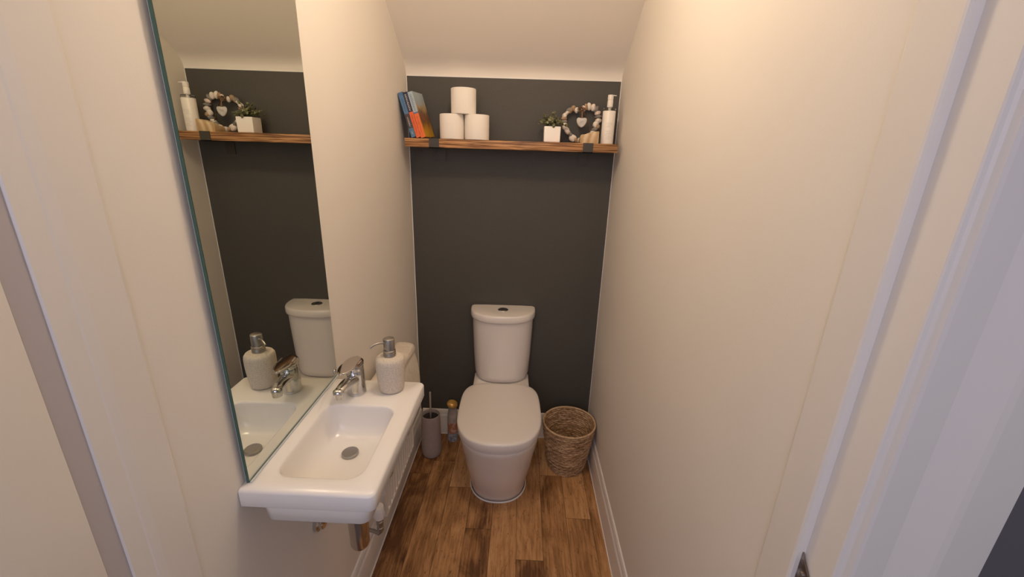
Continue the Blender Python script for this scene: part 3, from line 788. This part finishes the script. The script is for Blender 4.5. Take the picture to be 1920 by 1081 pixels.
finish('label_lettering', bm, M['ink'], LB)

# ------------------------------------------------------------------ radiator on the left wall with towel over it
RX0, RX1, RY0, RY1, RZ0, RZ1 = .036, .088, -.885, -.480, .272, .775
RA = thing('radiator', 'white ribbed panel radiator below and behind the basin', 'radiator', (0, 0, RZ0))
bm = BM()
n = 12; prof = []
pitch = (RY1 - RY0 - .02) / n
front = []
for i in range(n):
    y = RY0 + .01 + i * pitch
    for q, d_ in ((0, .0), (.40, .0), (.50, .011), (.86, .011), (1, 0)):
        if q < 1: front.append((RX1 - d_, y + q * pitch))
front = [(RX1, RY0)] + front + [(RX1, RY1)]
full = front + [(RX1 - .014, RY1), (RX1 - .014, RY0)]
prism_z(bm, full, .012, RZ1 - RZ0 - .012)
box(bm, RX1 - .014, RX1 + .0005, RY0, RY1, 0, .013, .002); box(bm, RX1 - .014, RX1 + .0005, RY0, RY1, RZ1 - RZ0 - .013, RZ1 - RZ0, .002)
finish('front_panel', bm, M['radiator'], RA, sharp=30)
for y in (RY0 - .002, RY1):
    bm = BM(); box(bm, RX0, RX1 - .003, y, y + .002, .004, RZ1 - RZ0 - .002); finish('side_panel', bm, M['radiator'], RA, smooth=False)
bm = BM(); box(bm, RX0, RX0 + .012, RY0 + .002, RY1 - .002, 0, RZ1 - RZ0 - .01); finish('rear_panel', bm, M['radiator'], RA, smooth=False)
bm = BM()
for i in range(26):
    y = RY0 + .006 + i * (RY1 - RY0 - .012) / 25
    box(bm, RX0, RX1 - .006, y - .0018, y + .0018, RZ1 - RZ0 - .006, RZ1 - RZ0 - .001)
finish('top_grille', bm, M['radiator'], RA, smooth=False)
for y in (RY0 + .08, RY1 - .08):
    bm = BM(); box(bm, .0003, RX0 + .001, y - .012, y + .012, .02, RZ1 - RZ0 - .04); finish('wall_bracket', bm, M['radiator'], RA, smooth=False)
# thermostatic valve at the near bottom corner
TV = bpy.data.objects.new('thermostatic_valve', None); COL.objects.link(TV); TV.parent = RA; TV.location = (.092, -.968, -RZ0 - .018)
bm = BM(); lathe(bm, [(.014, .375), (.0165, .377), (.0185, .385), (.0190, .410), (.0185, .424), (.0165, .429), (.0005, .4295)], 32)
for i in range(14):
    a = 2 * PI * i / 14
    tube(bm, [(.0187 * math.cos(a), .0187 * math.sin(a), .384), (.0187 * math.cos(a), .0187 * math.sin(a), .412)], .0012, 5)
finish('valve_head', bm, M['plastic'], TV)
bm = BM(); lathe(bm, [(.010, .318), (.012, .320), (.012, .334), (.0095, .336), (.0095, .346), (.0125, .348), (.0125, .362), (.010, .364), (.010, .378)], 24)
tube(bm, [(0, 0, .342), (-.012, .035, .342), (-.024, .078, .342)], .0085, 14)
finish('valve_body', bm, M['steel'], TV)
bm = BM(); tube(bm, [(0, 0, .325), (0, 0, .312), (-.008, .0, .303), (-.03, .01, .302), (-.0905, .02, .302)], .0072, 14); finish('pipe', bm, M['steel'], TV)
TV2 = bpy.data.objects.new('lockshield_valve', None); COL.objects.link(TV2); TV2.parent = RA; TV2.location = (.062, -.4625, -RZ0)
bm = BM(); lathe(bm, [(.011, .290), (.012, .292), (.012, .325), (.009, .330), (.0005, .330)], 20); tube(bm, [(0, 0, .305), (0, -.0165, .305)], .008, 12); finish('valve_cap', bm, M['black_seal'], TV2)
bm = BM(); tube(bm, [(0, 0, .30), (-.01, 0, .292), (-.061, 0, .292)], .0072, 12); finish('pipe', bm, M['radiator'], TV2)

# towel draped over the radiator
TWL = thing('hand_towel', 'cream towel draped over the radiator, its top showing behind the basin', 'towel', (0, 0, 0))
def towel_pt(s, v, off=0):
    """s along drape: 0 hem at front, up, over the top, down the back; v along y"""
    y = -.935 + .445 * v
    # guide path in x,z
    hemz = .452; topz_ = .822
    wob = noise.noise(Vector((v * 5, s * 2.2, 1.3))); wob2 = noise.noise(Vector((v * 11, s * 5, 4)))
    F = .44
    if s < F:
        t = s / F
        z = hemz + (topz_ - .030 - hemz) * t
        x = .0975 + .026 * math.sin(PI * min(1, t * 1.02)) ** .8 + .012 * t + .007 * wob * (1.2 - t) + .002 * wob2
        z += .006 * math.sin(v * 23) * (1 - t) + .004 * wob2 * (1 - t)
    elif s < .62:
        a = (s - F) / (.62 - F) * PI
        cx_ = .073; r = .042
        x = cx_ + r * math.copysign(abs(math.cos(a)) ** .7, math.cos(a)) ; z = topz_ - .030 + .030 * math.sin(a) ** .7 + .003 * wob
    else:
        t = (s - .62) / .38
        x = .031 - .004 * t + .001 * wob; x = max(x, .014)
        z = topz_ - .030 - .30 * t
    y += .006 * noise.noise(Vector((s * 7, v * 2, 9)))
    return Vector((x + off, y, z))
bm = BM(); NS, NV = 70, 46
g = [[bm.verts.new(towel_pt(.03 + .97 * i / NS, j / NV)) for j in range(NV + 1)] for i in range(NS + 1)]
for i in range(NS):
    for j in range(NV): bm.faces.new((g[i][j], g[i + 1][j], g[i + 1][j + 1], g[i][j + 1]))
tw = finish('towel_cloth', bm, M['towel'], TWL, sharp=80)
sm = tw.modifiers.new('thick', 'SOLIDIFY'); sm.thickness = .005; sm.offset = 1
bm = BM()
g = [[bm.verts.new(towel_pt(.03 * i / 4, j / 90) + Vector((.003 * math.sin(j * 1.7) * (1 - i / 4) + .001, 0, -.004 * abs(math.sin(j * 1.1)) * (1 - i / 4)))) for j in range(91)] for i in range(5)]
for i in range(4):
    for j in range(90): bm.faces.new((g[i][j], g[i + 1][j], g[i + 1][j + 1], g[i][j + 1]))
hm = finish('fringed_hem', bm, M['hem'], TWL, sharp=80)
sm = hm.modifiers.new('thick', 'SOLIDIFY'); sm.thickness = .007; sm.offset = 0

# ------------------------------------------------------------------ toilet brush
TB = thing('toilet_brush', 'grey-pink stone-look toilet brush holder with steel handle in the left corner', 'toilet brush', (.105, -.192, .0004))
bm = BM()
lathe(bm, [(.044, 0), (.049, .003), (.053, .012), (.055, .03), (.0545, .06), (.0535, .11), (.0520, .17), (.0505, .225), (.0500, .252), (.0492, .257), (.0475, .259), (.0455, .257), (.0445, .250), (.0440, .10), (.0005, .098)], 48, cap1=False)
finish('holder', bm, M['sandgrey'], TB, sharp=60)
bm = BM(); lathe(bm, [(.0440, .236), (.0425, .238), (.020, .2385), (.0070, .239)], 40, cap0=False, cap1=False)
dl = finish('inner_disc', bm, M['darksteel'], TB)
bm = BM(); tube(bm, [(.0, -.004, .15), (.001, -.004, .250), (.002, -.004, .388)], .0048, 14); lathe(bm, [(.0042, .386), (.0052, .388), (.0052, .394), (.004, .3965), (.0005, .397)], 16, (.002, -.004, 0))
finish('handle', bm, simple('satin_handle', (.78, .74, .70), .42, .85, bump=(60, .05, .001)), TB)

# air freshener
AF = thing('air_freshener', 'air freshener bottle with tilted gold cap beside the toilet brush', 'air freshener', (.203, -.064, .0004))
bm = BM(); lathe(bm, [(.025, 0), (.0275, .002), (.028, .006), (.028, .055), (.0272, .057)], 36, cap1=True)
lblb = simple('blue_grey_label', (.28, .29, .34), .4, speckle=(90, (.50, .50, .52), .5, .6))
finish('base_band', bm, lblb, AF)
bm = BM(); lathe(bm, [(.0272, .057), (.0272, .075), (.0272, .125)], 36, cap0=True, cap1=True); 
finish('front_label', bm, simple('orange_label', (.50, .20, .10), .45, speckle=(45, (.62, .42, .34), .5, .6)), AF)
bm = BM(); lathe(bm, [(.0272, .125), (.0272, .150), (.025, .175), (.0215, .200), (.0205, .215), (.0190, .222)], 36)
finish('body', bm, simple('pale_bottle', (.55, .50, .45), .4, speckle=(25, (.42, .36, .32), .4, .6)), AF)
bm = BM(); lathe(bm, [(.018, -.012), (.026, -.008), (.0285, 0), (.026, .009), (.018, .015), (.008, .0175), (.0005, .018)], 36)
finish('cap', bm, M['gold'], AF, (.0, -.004, .236), (math.radians(8), math.radians(18), 0), sharp=60)
bm = BM()
for i in range(4):
    for j in range(3):
        a0 = -PI / 2 - .35 + j * .28
        tube(bm, [(.0282 * math.cos(a0 + .2 * q / 3), .0282 * math.sin(a0 + .2 * q / 3), .014 + i * .010 + .002 * math.sin(q * 2 + j)) for q in range(4)], .0008, 5)
finish('label_lettering', bm, M['black_seal'], AF)

AF.scale = (1.1, 1.1, 1.03)
# ------------------------------------------------------------------ woven waste basket
WB = thing('waste_basket', 'round woven seagrass waste basket in the right corner by the toilet', 'basket', (.855, -.232, .0004))
bm = BM()
clay = bm.loops.layers.float_color.new('weave')
NA = 264; rowh = .0108
def wall_r(z): return .094 + .046 * (z / .28) ** .85
wv = {}
def weave_surface(zs, sign, rbase, mi=0):
    rings = []
    for z in zs:
        row = int(z / rowh); fr = z / rowh - row
        bulge = math.sin(PI * fr) ** .6
        ring = []
        for i in range(NA):
            a = 2 * PI * i / NA
            ph_ = (i / NA * 24 + row * .618 + .22 * noise.noise(Vector((row * 3.1, i * .11, 0))))
            over = math.sin(2 * PI * ph_)
            tw_ = .5 + .5 * math.sin(2 * PI * (i / NA * 72) + row * 4.7 + fr * 2.0 + 3 * noise.noise(Vector((i * .09, row * 2.0, 5))))
            rowv = noise.noise(Vector((math.cos(a) * 2.2 + row * 3.3, math.sin(a) * 2.2, row * 1.9)))
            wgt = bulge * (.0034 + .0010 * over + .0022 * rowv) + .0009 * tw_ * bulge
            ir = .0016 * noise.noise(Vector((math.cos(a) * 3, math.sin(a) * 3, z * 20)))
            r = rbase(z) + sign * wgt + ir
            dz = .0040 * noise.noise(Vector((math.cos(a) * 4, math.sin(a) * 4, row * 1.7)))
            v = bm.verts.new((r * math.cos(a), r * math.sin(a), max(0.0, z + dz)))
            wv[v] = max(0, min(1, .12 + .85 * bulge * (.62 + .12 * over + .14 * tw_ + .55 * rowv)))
            ring.append(v)
        rings.append(ring)
    return rings
NZ = int(.272 / rowh * 5)
zs = [.272 * i / NZ for i in range(NZ + 1)]
outer = weave_surface(zs, 1, wall_r)
inner = weave_surface([z for z in zs if z > .006], -1, lambda z: wall_r(z) - .006)
def conn(rings, flip=False):
    for A, B in zip(rings[:-1], rings[1:]):
        for i in range(NA):
            j = (i + 1) % NA
            bm.faces.new((A[i], A[j], B[j], B[i]) if not flip else (A[i], B[i], B[j], A[j]))
conn(outer); conn(inner, True)
bm.faces.new(outer[0][::-1]); bm.faces.new(inner[0])
for i in range(NA):
    j = (i + 1) % NA; bm.faces.new((outer[-1][i], outer[-1][j], inner[-1][j], inner[-1][i]))
for f in bm.faces:
    for l in f.loops: l[clay] = (wv[l.vert], 0, 0, 1)
finish('woven_body', bm, M['wicker'], WB, sharp=180)
bm = BM()
clay = bm.loops.layers.float_color.new('weave')
for ph0 in (0, PI * 2 / 3, PI * 4 / 3):
    pts = []
    for i in range(421):
        a = 2 * PI * i / 420; t_ = 60 * a + ph0
        rr_ = wall_r(.274) - .003 + .0028 * math.cos(t_); pts.append((rr_ * math.cos(a), rr_ * math.sin(a), .2745 + .0028 * math.sin(t_)))
    tube(bm, pts, .0028, 6)
for f in bm.faces:
    for l in f.loops: l[clay] = (.85, 0, 0, 1)
finish('rim', bm, M['wicker'], WB, sharp=180)

# ------------------------------------------------------------------ light
def area(name, loc, target, size, energy, col, shape='DISK', sy=None):
    l = bpy.data.lights.new(name, 'AREA'); l.shape = shape; l.size = size
    if sy: l.size_y = sy
    l.energy = energy; l.color = col
    o = bpy.data.objects.new(name, l); COL.objects.link(o); o.location = loc
    o.rotation_euler = (Vector(target) - Vector(loc)).to_track_quat('-Z', 'Y').to_euler()
    return o
p = bpy.data.lights.new('ceiling_bulb', 'POINT'); p.energy = 11.4; p.color = (1, .81, .62); p.shadow_soft_size = .05
po = bpy.data.objects.new('ceiling_bulb', p); COL.objects.link(po); po.location = (.5, -1.10, 2.42)
area('hall_daylight', (.35, -3.0, 1.75), (.5, -1.2, 1.0), 1.0, 10, (.78, .76, .97), 'RECTANGLE', 1.2)
w = bpy.data.worlds.new('world'); S.world = w; w.use_nodes = True
bg = w.node_tree.nodes['Background']; bg.inputs['Color'].default_value = (.95, .88, .90, 1); bg.inputs['Strength'].default_value = .24

# ------------------------------------------------------------------ camera
cd = bpy.data.cameras.new('camera'); cam = bpy.data.objects.new('camera', cd); COL.objects.link(cam)
cd.sensor_fit = 'HORIZONTAL'; cd.sensor_width = 36; cd.lens = 36 * 776 / 1920
cd.clip_start = .01
Rm = Matrix(((0.99911659, -0.0375749, 0.01881941), (0.02943064, 0.30595601, -0.95159065), (0.02999801, 0.95130387, 0.30679158)))
cam.matrix_world = Matrix.Translation((.56595, -2.12041, 1.61542)) @ Rm.to_4x4()
S.camera = cam
S.view_settings.view_transform = 'Standard'
S.view_settings.look = 'None'
S.view_settings.exposure = 0
S.cycles.max_bounces = 10; S.cycles.diffuse_bounces = 6; S.cycles.glossy_bounces = 6; S.cycles.transmission_bounces = 8
